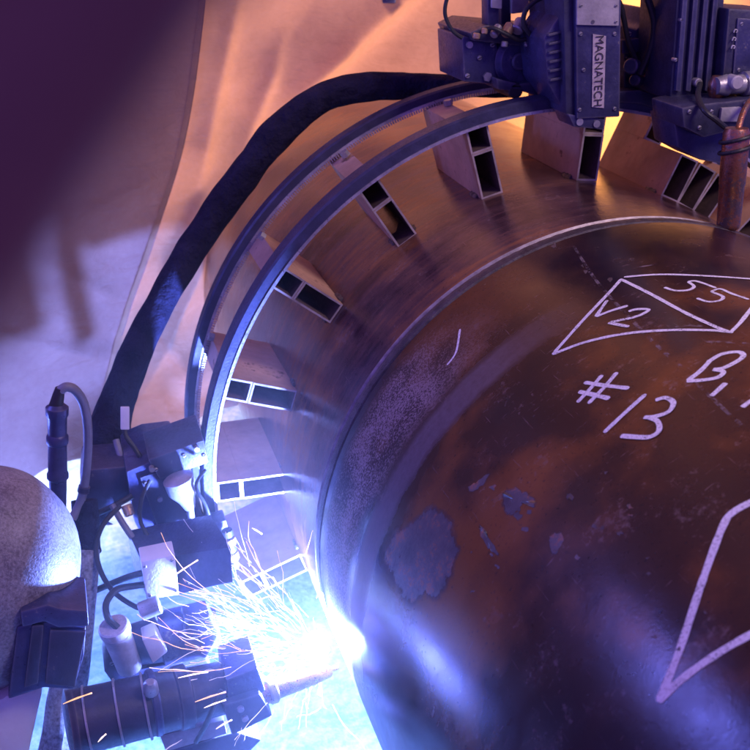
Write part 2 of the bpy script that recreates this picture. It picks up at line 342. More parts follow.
tent = thing('tent_canvas', (-0.5, 2.6, -0.85), 'tan canvas tent wall hanging in creases behind the pipe and machines', 'tent')
def seam_x(z): return -0.93 - 0.54 * (1.44 - z) / 1.85 + 0.05 * math.sin((z - 0.2) * 2.6)
c0, c1 = at(395, 0, 2.6), at(285, 98, 2.6)
def seg_d(x, z, a, b):
    ax, az, bx, bz = a.x, a.z, b.x, b.z; dx, dz = bx - ax, bz - az; t = ((x - ax) * dx + (z - az) * dz) / (dx * dx + dz * dz)
    tc = min(max(t, -3), 1.15); return ((x - ax - dx * tc) * dz - (z - az - dz * tc) * dx) / math.hypot(dx, dz) if 0 else (((x - ax) * dz - (z - az) * dx) / math.hypot(dx, dz), t)
b0, b1 = at(168, 335, 2.6), at(203, 262, 2.6)
def cloth_y(x, z):
    y = 2.6 - 0.06 * (abs(noise.noise(V((x * 1.3 + z * .5, z * 0.8 - x * .3, 7.7)))) - .25) - 0.018 * abs(noise.noise(V((x * 3.1 - z, z * 2.2 + x, 2.2)))) + 0.05 * noise.fractal(V((x * 0.9, z * 0.9, 3.1)), 1, 2, 3) + 0.018 * noise.noise(V((x * 4, z * 3, 1.0)))
    d, t = seg_d(x, z, c0, c1)
    if t < 1.3:
        f = min(1, max(0, (1.3 - t) / 0.35)); y -= f * 0.11 * math.exp(-(math.sqrt(d * d + .0009) - .03) / (0.10 + 0.06 * math.tanh(d / .03)))
    d, t = seg_d(x, z, b0, b1)
    f = math.exp(-((t - 0.4) / 0.9)**2); y -= f * 0.09 * math.exp(-abs(d) / 0.09)
    for (ax, az, bx, bz, am, wd) in ((-.75, 1.5, -1.0, .55, .05, .06), (-.55, 1.3, -.9, .35, .035, .05), (-.2, 1.25, -.55, .95, .03, .05), (.1, 1.5, .5, 1.05, .03, .06), (-1.2, .1, -.95, .55, .05, .05), (-1.05, -.5, -1.3, .0, .045, .045), (-.6, .9, -.1, 1.05, .025, .04)):
        ex, ez = bx - ax, bz - az; q = min(max(((x - ax) * ex + (z - az) * ez) / (ex * ex + ez * ez), 0), 1)
        rr = math.hypot(x - ax - ex * q, z - az - ez * q); sd = 1 if ((x - ax) * ez - (z - az) * ex) > 0 else .45
        y -= am * math.exp(-(math.sqrt(rr * rr + .0005) - .022) / (wd * (.72 + .28 * math.tanh(((x - ax) * ez - (z - az) * ex) / .02)))) * min(1, 4 * min(q, 1 - q) + .15)
    # a swag low down beside the pipe
    y -= 0.07 * math.exp(-(((x + 1.15) / 0.2)**2 + ((z + 0.40) / 0.25)**2))
    y += 0.012 * math.sin(x * 9 + z * 4 + 3 * noise.noise(V((x, z, 0)))) * max(0, min(1, 1 - z))
    return y
def panel(x_of, nu, zlo, zhi, nv, yfun):
    b = bmesh.new(); g = []
    for j in range(nv + 1):
        row = []
        for i in range(nu + 1):
            u = i / nu; z = zlo(u) + (zhi - zlo(u)) * j / nv; x = x_of(u, z); row.append(b.verts.new((x, yfun(x, z), z)))
        g.append(row)
    for j in range(nv):
        for i in range(nu): b.faces.new((g[j][i], g[j][i + 1], g[j + 1][i + 1], g[j + 1][i]))
    m = MB(); m.bm.free(); m.bm = b; return m
def hem(x): return -0.845 + 0.03 * math.sin(x * 7) + (0.24 * max(0, min(1, (x + 1.37) / 0.30))) + 0.02 * noise.noise(V((x * 5, 0, 0)))
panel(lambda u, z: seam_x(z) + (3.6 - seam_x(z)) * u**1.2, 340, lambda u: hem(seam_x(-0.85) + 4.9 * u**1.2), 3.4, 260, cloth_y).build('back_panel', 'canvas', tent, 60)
def left_y(x, z):
    s = max(0, seam_x(z) - x)
    k1 = (z - .2 + 0.9 * (x + 1.6)); k2 = (z - .55 - .35 * (x + 1.5)); k3 = (z + .28 + .7 * (x + 1.5))
    return cloth_y(x, z) - min(1, s * 8) * (.05 * math.exp(-abs(k1) / (.06 if k1 > 0 else .14)) + .035 * math.exp(-abs(k2) / (.04 if k2 > 0 else .1)) + .05 * math.exp(-abs(k3) / (.04 if k3 < 0 else .12))) - 0.55 * s - 0.02 * math.exp(-s / 0.03) + 0.05 * math.sin((x * 1.0 + z * 1.3) * 4.0) * min(1, s * 3) + 0.03 * math.exp(-(((z + 0.15 + 0.5 * (x + 1.55))) / 0.07)**2)
panel(lambda u, z: -4.0 + (seam_x(z) + 0.02 + 4.0) * u**0.7, 160, lambda u: hem(-4 + 2.6 * u**0.7), 3.4, 260, left_y).build('side_panel', 'dimmed_canvas', tent, 60)
sm_ = MB(); pv_ = None
for i in range(121):
    z = -0.80 + 3.6 * i / 120; x = seam_x(z); q = [V((x - .012, left_y(x - .012, z) - .012, z)), V((x + .012, min(cloth_y(x + .012, z), left_y(x, z)) - .014, z))]
    q = [sm_.bm.verts.new(v) for v in q]
    if pv_: sm_.bm.faces.new((pv_[0], pv_[1], q[1], q[0]))
    pv_ = q
sm_.build('seam_strip', 'canvas', tent, 60)
# roof sheet above the frame closes the tent over the machines
rb = bmesh.new(); rg = [[rb.verts.new((-4 + 7.6 * i / 30, 2.62 - 3.2 * j / 16, 3.4 + 0.5 * math.sin(PI * min(j / 16, 0.5)) + 0.05 * noise.noise(V((i * .3, j * .3, 9))))) for i in range(31)] for j in range(17)]
for j in range(16):
    for i in range(30): rb.faces.new((rg[j][i], rg[j][i + 1], rg[j + 1][i + 1], rg[j + 1][i]))
mb = MB(); mb.bm.free(); mb.bm = rb; mb.build('roof_panel', 'canvas', tent, 60)
# small clip at the top of the cloth
k = at(388, -2, 2.5)
MB().box(k, (RT, (0, 1, 0), UP), (0.07, 0.03, 0.05), 0.008).build('hanging_clip', 'dark', tent)

# ------------------------------------------------------------------ pipes
def pipe(name, y0, y1, bev0, bev1, mat, ny):
    b = bmesh.new(); seg = 256; Ri = 0.93
    ys = [y0 + (y1 - y0) * i / ny for i in range(ny + 1)]
    prof = [(Ri, y0)] + ([(0.955, y0), (1.0, y0 + bev0)] if bev0 else [(1.0, y0)]) + [(1.0, q) for q in ys[1:-1]] + ([(1.0, y1 - bev1), (0.955, y1)] if bev1 else [(1.0, y1)]) + [(Ri, y1)]
    rings = []
    for r, y in prof:
        rings.append([b.verts.new((r * math.cos(2 * PI * i / seg), y, r * math.sin(2 * PI * i / seg))) for i in range(seg)])
    for q in range(len(rings)):
        A, B = rings[q], rings[(q + 1) % len(rings)]
        isbev = (bev0 and q in (0, 1)) or (bev1 and q in (len(rings) - 3, len(rings) - 2))
        for i in range(seg):
            f = b.faces.new((A[i], A[(i + 1) % seg], B[(i + 1) % seg], B[i])); f.material_index = 1 if isbev else 0
    bmesh.ops.recalc_face_normals(b, faces=b.faces[:])
    m = MB(); m.bm.free(); m.bm = b; return m.build(name, [mat, 'bevel'], None, 25)
near = tag(pipe('steel_pipe', -4.2, -0.012, 0, 0.022, 'pipe_near', 60), 'dark brown large pipe in the foreground with white handwritten marks', 'pipe', 'pipes being welded')
far = tag(pipe('steel_pipe', 0.012, 3.6, 0.03, 0, 'pipe_far', 50), 'rusty pipe beyond the weld, ringed by the rails and tube spacers', 'pipe', 'pipes being welded')

b = bmesh.new(); seg = 720; rings = []
for i in range(seg):
    a = 2 * PI * i / seg; deg = (math.degrees(a)) % 360; rip = 0.0018 * noise.noise(V((i * 0.5, 0, 0)))
    done = 1.0 if deg < 188 else 0.35
    ring = []
    for yy, rr in ((-0.026, 0.985), (-0.018, 1.0), (0.0, 0.998 + 0.005 * done + rip), (0.02, 1.0 + rip * .5), (0.034, 0.986)):
        ring.append(b.verts.new(((rr - (1 - done) * 0.02) * math.cos(a), yy + rip * .8, (rr - (1 - done) * 0.02) * math.sin(a))))
    rings.append(ring)
for i in range(seg):
    A, B = rings[i], rings[(i + 1) % seg]
    for q in range(4): b.faces.new((A[q], A[q + 1], B[q + 1], B[q]))
bmesh.ops.recalc_face_normals(b, faces=b.faces[:])
mb = MB(); mb.bm.free(); mb.bm = b
tag(mb.build('weld_bead', 'bead'), 'narrow grey weld seam joining the two pipe ends', 'weld')

# writing on the near pipe: ribbons lying on the curved surface
def stroke(mb, pts, width, sub=7, lift=1.0007, taper=True):
    P = catmull([V((x, y, 0)) for x, y in pts], sub); n = len(P); prev = None
    Q = [on_pipe(p.x, p.y, lift) for p in P]
    for i, q in enumerate(Q):
        t = (Q[min(i + 1, n - 1)] - Q[max(i - 1, 0)]).normalized(); nr = V((q.x, 0, q.z)).normalized(); s = t.cross(nr).normalized()
        e = 0.55 if taper and (i == 0 or i == n - 1) else 1.0
        wd = width * e * (1 + 0.18 * noise.noise(q * 40)) / 2
        def fix(v): r = math.hypot(v.x, v.z); return V((v.x * lift / r, v.y, v.z * lift / r))
        a, bb = mb.bm.verts.new(fix(q - s * wd)), mb.bm.verts.new(fix(q + s * wd))
        if prev: mb.bm.faces.new((prev[0], prev[1], bb, a))
        prev = (a, bb)
def marks(name, strokes, ox, oy, sc, width, mat='chalk', sub=7, label=None):
    m = MB()
    for k, st in enumerate(strokes): stroke(m, [(ox + x * sc, oy + y * sc) for x, y in st], width, sub, 1.0007 + 0.0002 * k)
    o = m.build(name, mat, near, 180)
    if label: o['label'] = label
    return o
Z = (540, 240, 0.28)
marks('drawn_outline', [[(292, 138), (240, 195), (150, 290), (45, 408)], [(45, 408), (160, 365), (300, 335), (450, 322), (610, 322), (690, 330)],
      [(290, 140), (400, 195), (520, 260), (640, 315), (685, 330)], [(300, 132), (420, 123), (560, 126), (760, 139), (900, 152)], [(680, 330), (715, 295), (752, 248), (790, 200)]], *Z, 0.0105, label='white drawn box split by a diagonal')
marks('drawn_outline', [[(520, 122), (458, 155), (430, 195), (380, 330), (320, 510), (270, 630)], [(272, 628), (330, 572), (420, 508), (520, 452), (640, 400)]], 550, 450, 0.4, 0.0165, label='large white drawn corner at the right edge')
marks('handwriting', [[(240, 215), (222, 240), (200, 273)], [(200, 273), (255, 252), (314, 234)], [(316, 255), (345, 247), (388, 248), (366, 264), (330, 277), (290, 285), (250, 294)], [(244, 295), (280, 302), (318, 309)]], *Z, 0.0105, label='white handwritten V2')
Y2 = (600, 240, 0.2)
marks('handwriting', [[(322, 236), (375, 252), (440, 250), (470, 232), (440, 208)], [(440, 208), (485, 206), (580, 239)], [(484, 290), (540, 308), (598, 302), (614, 282), (555, 258)], [(555, 258), (600, 244), (660, 268), (745, 297)]], *Y2, 0.0088, label='white handwritten 55')
marks('handwriting', [[(275, 472), (230, 525), (172, 584)], [(222, 482), (180, 530), (133, 580)], [(158, 508), (230, 519), (318, 529)], [(138, 541), (190, 552), (248, 566)],
      [(378, 550), (300, 620), (228, 688)], [(412, 572), (448, 563), (476, 580), (460, 612), (410, 630), (370, 633)], [(385, 632), (420, 648), (424, 682), (390, 703), (340, 703), (288, 699)]], *Z, 0.0122, label='white handwritten #13')
marks('handwriting', [[(612, 425), (572, 468), (526, 502)], [(598, 437), (650, 407), (712, 400), (722, 420), (660, 455), (618, 462)], [(618, 462), (655, 470), (635, 490), (580, 500), (524, 503)]], *Z, 0.0122, label='white handwritten B')
marks('handwriting', [[(664, 510), (640, 532), (612, 557)]], *Z, 0.0122, label='short white handwritten comma stroke')
marks('handwriting', [[(760, 570), (742, 582), (722, 597)]], *Z, 0.0122, label='short white stroke cut off at the right edge')
marks('scribed_line', [[(120, 20), (190, 130), (270, 225), (380, 340), (450, 405), (515, 465), (620, 570), (720, 660)], [(480, 310), (540, 305), (590, 308)], [(330, 100), (380, 92), (420, 84)], [(580, 362), (680, 365), (760, 372)]], *Z, 0.009, 'faint')
marks('scribed_line', [[(460, 329), (456, 352), (447, 365)]], 0, 0, 1, 0.008, 'chalk')
def patch(poly, mat='patch', lift=1.0007, sub=5, parent=near):
    m = MB(); P = catmull([V((x, y, 0)) for x, y in poly + [poly[0]]], sub)[:-1]
    c = sum(P, V()) / len(P); cv = m.bm.verts.new(on_pipe(c.x, c.y, lift)); ring2 = []; ring3 = []; ring4 = []; ring1 = []; ring0 = []
    for p in P:
        p = p + V((noise.noise(p * .35), noise.noise(p * .35 + V((9, 9, 9))), 0)) * 3.2
        ring1.append(m.bm.verts.new(on_pipe(p.x, p.y, 1.0004))); ring0.append(None)
        
        for rg_, q_ in ((ring2, .76), (ring3, .5), (ring4, .25)):
            h = c + (p - c) * q_; rg_.append(m.bm.verts.new(on_pipe(h.x, h.y, lift)))
    n = len(P)
    for i in range(n):
        j = (i + 1) % n
        m.bm.faces.new((ring4[i], ring4[j], cv)); m.bm.faces.new((ring3[i], ring3[j], ring4[j], ring4[i])); m.bm.faces.new((ring2[i], ring2[j], ring3[j], ring3[i])); m.bm.faces.new((ring1[i], ring1[j], ring2[j], ring2[i]))
    bmesh.ops.recalc_face_normals(m.bm, faces=m.bm.faces[:])
    o = m.build('scale_patch', mat, parent, 180); at_ = o.data.attributes.new('fade', 'FLOAT', 'POINT')
    for q in range(len(o.data.vertices)): at_.data[q].value = 1.0 if q == 0 or (q - 1) % 4 >= 1 else 0.0
    return o
patch([(378, 560), (384, 536), (400, 525), (418, 512), (432, 501), (446, 506), (456, 522), (462, 545), (458, 570), (448, 592), (438, 606), (424, 600), (408, 612), (392, 590)])
patch([(500, 492), (512, 486), (524, 490), (538, 500), (536, 508), (524, 504), (512, 516), (502, 512)])
patch([(478, 522), (484, 528), (490, 540), (500, 556), (494, 554), (484, 544)])
patch([(548, 535), (560, 530), (564, 540), (556, 556), (550, 552)])
_r = random.Random(5)
for cx, cy, sx_, sy_, nn in ((515, 505, 26, 22, 9), (600, 520, 40, 45, 9), (480, 560, 14, 60, 5), (580, 270, 25, 18, 4), (650, 600, 50, 60, 5)):
    for _ in range(nn):
        x, y = _r.gauss(cx, sx_ * .7), _r.gauss(cy, sy_ * .7); r_ = _r.uniform(1.2, 4.0); a0 = _r.uniform(0, 6)
        patch([(x + math.cos(a0 + q) * r_ * _r.uniform(.6, 1.5), y + math.sin(a0 + q) * r_ * _r.uniform(.5, 1.1)) for q in (0, 1.2, 2.4, 3.7, 5)], sub=2)
patch([(466, 488), (476, 482), (490, 472), (484, 484), (472, 492)])

# ------------------------------------------------------------------ guide track: two rails on tube spacers
track = thing('guide_track', (0, 0.75, 0), 'pair of dark curved guide rails clamped round the far pipe on tube spacers', 'rail track')
def ring_bar(name, y0, y1, r0, r1, a0, a1, mat, lipmat='edge', seg=220):
    b = bmesh.new(); prof = [(r0, y0), (r0, y1), (r1 - 0.006, y1), (r1, y1 - 0.008), (r1, y0 + 0.008), (r1 - 0.006, y0), (r0 + 0.010, y0), (r0 + 0.010, y0 - 0.004), (r0, y0 - 0.004)]
    rs = []
    for i in range(seg + 1):
        a = math.radians(a0 + (a1 - a0) * i / seg); rs.append([b.verts.new((r * math.cos(a), y, r * math.sin(a))) for r, y in prof])
    k = len(prof)
    for A, B in zip(rs, rs[1:]):
        for q in range(k):
            f = b.faces.new((A[q], A[(q + 1) % k], B[(q + 1) % k], B[q])); f.material_index = 1 if q in (6, 7, 8) else 0
    b.faces.new(rs[0]); b.faces.new(rs[-1][::-1]); bmesh.ops.recalc_face_normals(b, faces=b.faces[:])
    m = MB(); m.bm.free(); m.bm = b; return m.build(name, [mat, lipmat], track, 30)
ring_bar('rail', 0.505, 0.585, 1.243, 1.290, 8, 190, 'rail')
ring_bar('rail', 0.965, 1.03, 1.247, 1.287, 8, 192, 'rail')
# gear rack under the far rail
m = MB()
for i in range(300):
    a = 60 + 128 * i / 299; e = pol(a, 1, 0); t = V((-e.z, 0, e.x))
    m.box(e * 1.243 + V((0, 0.957, 0)), (e, t, (0, 1, 0)), (0.012, 0.0045, 0.014))
o = m.build('gear_rack', 'edge', track); o['kind'] = 'stuff'

def tube_mesh(rc0, rc1, hw, y0, y1, wall):
    """open rectangular tube along +Y, radial from rc0 to rc1 on the +X axis"""
    b = bmesh.new()
    o_ = [(rc0, -hw), (rc1, -hw), (rc1, hw), (rc0, hw)]; i_ = [(rc0 + wall, -hw + wall), (rc1 - wall, -hw + wall), (rc1 - wall, hw - wall), (rc0 + wall, hw - wall)]
    def ring(q, y): return [b.verts.new((x, y, z)) for x, z in q]
    A, B, I, J = ring(o_, y0), ring(o_, y1), ring(i_, y0), ring(i_, y1)
    for k in range(4):
        j = (k + 1) % 4
        for f, mi in ((b.faces.new((A[k], A[j], B[j], B[k])), 0), (b.faces.new((I[k], I[j], J[j], J[k])), 1), (b.faces.new((A[k], A[j], I[j], I[k])), 2), (b.faces.new((B[k], B[j], J[j], J[k])), 2)): f.material_index = mi
    bmesh.ops.recalc_face_normals(b, faces=b.faces[:])
    me = bpy.data.meshes.new('spacer_tube'); b.to_mesh(me); b.free()
    for q in ('tube', 'tube_in', 'tube_end'): me.materials.append(M[q])
    return me
big_me = tube_mesh(1.0, 1.158, 0.0385, 0.525, 1.02, 0.0065)
small_me = tube_mesh(1.1585, 1.2425, 0.0385, 0.528, 1.02, 0.0065)
foot_me = tube_mesh(1.1585, 1.2425, 0.0385, 0.80, 1.02, 0.0085)
def rot_obj(name, me, deg, parent, radial=0.0, first=[True]):
    o = bpy.data.objects.new(name, me); C.objects.link(o); o.parent = parent
    o.matrix_parent_inverse = Matrix.Identity(4)
    return o
for deg in (200.3, 181.4, 162.4, 143.3, 124.2, 105.3, 85.1, 65.4, 46):
    big = bpy.data.objects.new('spacer_block', big_me); C.objects.link(big); big.parent = track
    big.location = (0, -0.75, 0); big.rotation_euler = (0, -math.radians(deg), 0)
    rj = random.Random(deg); big.rotation_euler = (rj.gauss(0, .006), -math.radians(deg), rj.gauss(0, .012))
    tk = MB()
    for sgn in (-1, 1):
        tk.tube([V((1.0, 0.56 + .012 * q, sgn * (.0385 + .004))) for q in range(6)], [.007, .011, .009, .012, .010, .006], 7, sub=2, wob=.3, wscale=60)
    tk.bm.verts.ensure_lookup_table(); tw = tk.build('tack_weld', 'bead', None); tw.parent = big; tw['kind'] = 'stuff'
    sm = bpy.data.objects.new('outer_tube', small_me if deg != 65.4 else foot_me); C.objects.link(sm); sm.parent = big
    if deg == 65.4:
        for q, dr in ((-4.45, -0.003), (-8.9, -0.006)):
            x = bpy.data.objects.new('side_tube', big_me); C.objects.link(x); x.parent = big; x.rotation_euler = (0, -math.radians(q), 0); x.location = (0, 0.012 if q < -5 else 0.006, 0)
# bolts of the rail clamps
for deg in (160.5, 141.5, 122.5, 103.5):
    e = pol(deg, 1, 0)
    MB().cyl(e * 1.2425 + V((0, .90, 0)), e * 1.262 + V((0, .90, 0)), 0.016, seg=6).build('clamp_bolt', 'steel', track)

# ------------------------------------------------------------------ black hose
hose_px = [(515, 88, .98), (470, 86, 1.06), (430, 86, 1.12), (385, 85, 1.15), (335, 91, 1.15), (298, 112, 1.14), (262, 150, 1.12), (230, 194, 1.1), (193, 246, 1.06), (160, 303, 1.0), (134, 356, .95), (116, 405, .9), (107, 440, .85), (102, 478, .8), (92, 520, .75)]
hp = [at(x, y, Y) for x, y, Y in hose_px]
hd = catmull(hp, 6)
for _ in range(14): hd = [hd[0]] + [(hd[i - 1] + hd[i] * 2 + hd[i + 1]) / 4 for i in range(1, len(hd) - 1)] + [hd[-1]]
hose = MB().tube(hd, [0.034, 0.040, 0.044, 0.050, 0.054, 0.057, 0.060, 0.058, 0.056, 0.054, 0.058, 0.066, 0.076, 0.07, 0.05], 32, 0, 0.11, 3).build('hose_bundle', 'hose', None, 80)
tag(hose, 'thick black cloth-sheathed hose looping from the top machine down to the left', 'hose')

# ------------------------------------------------------------------ left welding carriage
wc = thing('welding_carriage', pol(196, 1.3, 0.7), 'dark welding carriage on the rails at lower left, its torch in the glare', 'welding machine', 'welding machines on the track')
prism('housing', [(126, 472), (150, 462), (180, 458), (206, 522), (213, 550), (152, 557), (134, 522)], .50, .32, 'dark', wc, .012)
prism('cover_plate', [(140, 478), (170, 468), (193, 520), (160, 534)], .485, .012, 'black', wc, .004)
prism('bracket', [(148, 460), (204, 440), (209, 463), (160, 480)], .46, .22, 'black', wc, .008)
prism('cable_clamp', [(84, 470), (132, 466), (136, 498), (96, 512), (82, 500)], .56, .2, 'black', wc, .012)
a, b_ = at(177, 476, .40), at(190, 508, .40)
MB().rev(a, b_, [(0, .030), (.08, .052), (.45, .050), (.7, .030), (1, .018)], 20).build('drive_head', 'steel', wc)
MB().cyl(b_, at(193, 532, .40), .013, .011, 12).build('drive_shaft', 'steel', wc)
c = at(192, 540, .36); MB().cyl(c, c + V((0, .05, 0)), .052, seg=28, bev=.006).build('drive_wheel', 'black', wc)
c = at(192, 540, .35); MB().cyl(c, c + V((0, .02, 0)), .02, seg=16, bev=.003).build('wheel_hub', 'copper', wc)
for i, (x, y, mt, r) in enumerate([(227.5, 533, 'rubber', .019), (229, 541, 'brass', .024), (230.5, 548, 'rubber', .02), (232, 556, 'brass', .024), (234, 564, 'black', .018)]):
    MB().cyl(at(x - 1, y - 3.4, .34), at(x + 1, y + 3.4, .34), r, seg=16, bev=.003).build('roller', mt, wc)
prism('connector_arm', [(199, 528), (226, 520), (230, 534), (204, 548)], .40, .08, 'black', wc, .006)
MB().poly([at(142, 563, .21), at(177, 556, .20), at(231, 547, .02), at(233, 583, .02), at(180, 594, .20), at(148, 600, .21)], V((-.03, .22, 0)), 0, .006).build('control_box', 'box', wc)
prism('box_lit_face', [(141, 562), (175, 555), (179, 595), (147, 600)], .095, .09, 'white', wc, .004)  # added white slab in place of the box's glare-lit left face
# wire feed motor
MB().rev(at(128, 646, .16), at(218, 626, .16), [(0, .05), (.06, .068), (.34, .075), (.36, .088), (.80, .09), (.84, .075), (1, .06)], 28).build('feed_motor', 'dark', wc)
MB().cyl(at(116, 632, .06), at(130, 668, .10), .045, .040, 22, bev=.006).build('motor_connector', 'alu', wc)
MB().cyl(at(113, 625, .055), at(116.5, 633, .06), .049, .049, 22, bev=.005).build('connector_cap', 'plate', wc)
prism('connector_block', [(142, 640), (156, 634), (168, 652), (153, 664)], .05, .07, 'white', wc, .006)
prism('motor_mount', [(108, 650), (128, 672), (206, 655), (214, 676), (120, 694), (104, 672)], .12, .14, 'black', wc, .01)
prism('wheel_guard', [(184, 622), (210, 616), (220, 634), (206, 660), (186, 652)], .06, .10, 'dark', wc, .012)
MB().cyl(at(140, 612, .06), at(160, 604, .06), .03, .03, 18, bev=.004).build('small_motor', 'steel', wc)
# torch
def bar(name, p0, p1, Y0, Y1, prof, mat, seg=28): return MB().rev(at(*p0, Y0), at(*p1, Y1), prof, seg).build(name, mat, wc)
bar('torch_barrel', (66, 725), (238, 684), -.10, -.04, [(0, .075), (.015, .104), (.05, .106), (.052, .099), (.62, .094), (.63, .1), (.70, .1), (.71, .086), (1, .08)], 'black', 36)
bar('barrel_band', (150, 703.5), (158, 701.6), -.071, -.069, [(0, .099), (.2, .103), (.8, .103), (1, .099)], 'dark', 36)
bar('barrel_port', (150, 682), (151, 691), -.15, -.13, [(0, .012), (.3, .022), (1, .024)], 'steel', 14)
prism('clamp_block', [(223, 706), (260, 694), (273, 716), (232, 736)], -.16, .2, 'black', wc, .008)
prism('clamp_top', [(226, 680), (258, 668), (266, 692), (228, 704)], -.13, .18, 'dark', wc, .008)
for x, y in ((241, 710.5), (245.5, 720)):
    c = at(x, y, -.172); MB().cyl(c, c + V((0, .02, 0)), .0105, seg=14, bev=.002).build('clamp_bolt', 'steel', wc)
bar('gas_nozzle', (258, 697), (331, 670.5), -.10, -.045, [(0, .032), (.18, .032), (.19, .029), (.75, .026), (.97, .02), (1, .015)], 'copper', 22)
bar('nozzle_ring', (268, 693.5), (276, 690.5), -.0925, -.0865, [(0, .034), (.15, .038), (.85, .038), (1, .034)], 'brass', 22)
bar('contact_tip', (330, 671), (338, 668), -.046, -.03, [(0, .008), (1, .006)], 'copper', 12)
prism('slide_plate', [(160, 736), (224, 720), (227, 734), (166, 752)], -.06, .1, 'alu', wc, .004)
prism('slide_arm', [(166, 752), (236, 732), (262, 740), (250, 752), (190, 776)], -.04, .12, 'black', wc, .008)
def wire(name, pts, r, mat, parent=wc, seg=10): return MB().tube([at(*q) for q in pts], r, seg).build(name, mat, parent)
wire('cable', [(132, 496, .5), (116, 505, .48), (98, 513, .48), (78, 517, .5)], .011, 'rubber')
wire('cable', [(120, 506, .45), (103, 525, .4), (96, 548, .36), (101, 572, .3), (114, 592, .22), (134, 606, .14), (148, 610, .09)], .0085, 'rubber')
wire('cable', [(112, 505, .46), (122, 522, .42), (134, 540, .38), (143, 553, .34)], .011, 'grey_cable')
wire('cable', [(90, 593, .36), (108, 585, .34), (128, 577, .3), (146, 572, .24)], .011, 'rubber')
wire('cable', [(124, 424, .62), (126, 436, .6), (136, 450, .58), (146, 468, .55), (150, 480, .52)], .009, 'rubber')
wire('cable', [(116, 440, .7), (120, 455, .66), (124, 470, .6)], .012, 'grey_cable')
MB().box(at(125, 418, .6), (RT, (0, 1, 0), UP), (.03, .012, .075), .003).build('tag', 'white', wc)
MB().cyl(at(143, 552, .33), at(147, 562, .3), .02, .018, 14, bev=.004).build('plug', 'white', wc)
MB().cyl(at(126, 505, .46), at(130, 516, .44), .02, .018, 14, bev=.004).build('plug', 'brass', wc)
for x, y in ((152, 470), (197, 450), (160, 500), (176, 535)):
    c = at(x, y, .44 if y < 480 else .475); MB().cyl(c, c + V((0, .02, 0)), .009, seg=12).build('screw', 'steel', wc)

# ------------------------------------------------------------------ stacked cable connector at the left
cc = thing('cable_connector', at(58, 505, .35), 'upright blue-grey cable connector with a looped lead, left of the hose', 'connector')
MB().rev(at(58, 508, .35), at(57, 404, .35), [(0, .026), (.28, .028), (.30, .034), (.34, .034), (.36, .030), (.62, .029), (.64, .034), (.70, .034), (.72, .029), (.88, .030), (.9, .035), (.97, .035), (1, .022)], 22).build('connector_body', 'dark', cc)
MB().rev(at(56, 406, .35), at(60, 388, .35), [(0, .022), (.6, .018), (1, .014)], 14).build('strain_relief', 'rubber', cc)
MB().tube([at(*q) for q in [(59, 392, .35), (66, 387, .35), (76, 391, .36), (85, 408, .38), (88, 440, .4), (85, 480, .42), (80, 503, .42), (72, 519, .4)]], .015, 12).build('lead', 'grey_cable', cc)
MB().cyl(at(84.5, 486, .42), at(83, 492, .42), .019, seg=14).build('lead_collar', 'black', cc)
sleeve = thing('sleeved_cable', at(86, 600, .3), 'dark cable plugged into a pale speckled sleeve beside the welder', 'cable')
MB().tube([at(*q) for q in [(84, 500, .45), (86, 525, .42), (88, 552, .4)]], [.042, .045, .042], 20, 0, .08).build('cable_end', 'hose', sleeve)
MB().tube([at(*q) for q in [(88, 549, .38), (85, 585, .34), (77, 640, .28), (66, 700, .2), (52, 790, .1)]], [.036, .04, .05, .06, .07], 22, 0, .08).build('cloth_sleeve', 'jacket', sleeve)

# ------------------------------------------------------------------ top welding carriage
tc = thing('welding_carriage', pol(80, 1.3, 0.7), 'dark welding carriage on top of the pipe at upper right with lettered front', 'welding machine', 'welding machines on the track')
prism('end_plate', [(462, 36), (497, 39), (499, 85), (464, 82)], .66, .26, 'dark', tc, .008)
c = at(488, 77, .65); MB().cyl(c, c + V((0, .02, 0)), .016, seg=6).build('bolt', 'steel', tc)
c = at(470, 45, .65); MB().cyl(c, c + V((0, .02, 0)), .011, seg=12).build('bolt', 'steel', tc)
prism('deck', [(470, 33), (486, 25), (556, 31), (556, 50), (474, 41)], .62, .34, 'black', tc, .006)
c = at(521, 62, .64); MB().rev(c, c + V((0, .14, 0)), [(0, .07), (.1, .088), (.35, .092), (.36, .08), (1, .08)], 32).build('drive_wheel', 'dark', tc)
c = at(521, 62, .625); MB().cyl(c, c + V((0, .03, 0)), .03, seg=20, bev=.005).build('wheel_hub', 'black', tc)
prism('roller_arm', [(496, 78), (520, 84), (548, 80), (548, 60), (580, 60), (582, 98), (545, 99), (524, 92), (498, 90)], .60, .12, 'black', tc, .008)
c = at(516, 91, .60); MB().cyl(c, c + V((0, .16, 0)), .026, seg=20, bev=.004).build('roller', 'rubber', tc)
prism('upright', [(487, -60), (500, -60), (499, 36), (488, 36)], .64, .06, 'dark', tc, .004)
prism('upright', [(501, -60), (512, -60), (511, 34), (501, 34)], .72, .06, 'black', tc, .004)
prism('side_board', [(512, -60), (531, -60), (529, 12), (512, 14)], .70, .03, 'alu', tc, .004)
prism('side_board', [(492, -60), (503, -60), (502, 9), (492, 8)], .62, .015, 'alu', tc, .003)
for x, y, r, mt in ((519, 26, .022, 'steel'), (508, 30, .018, 'brass'), (531, 30, .024, 'dark'), (496, 31, .014, 'steel'), (538, 42, .018, 'dark'), (546, 52, .02, 'steel')):
    MB().cyl(at(x - 3, y + 5, .58), at(x + 3, y - 5, .60), r, seg=14, bev=.004).build('fitting', mt, tc)
MB().rev(at(551, 46, .58), at(556, -6, .58), [(0, .05), (.1, .062), (.45, .062), (.47, .068), (.54, .068), (.56, .058), (1, .056)], 26).build('side_motor', 'dark', tc)
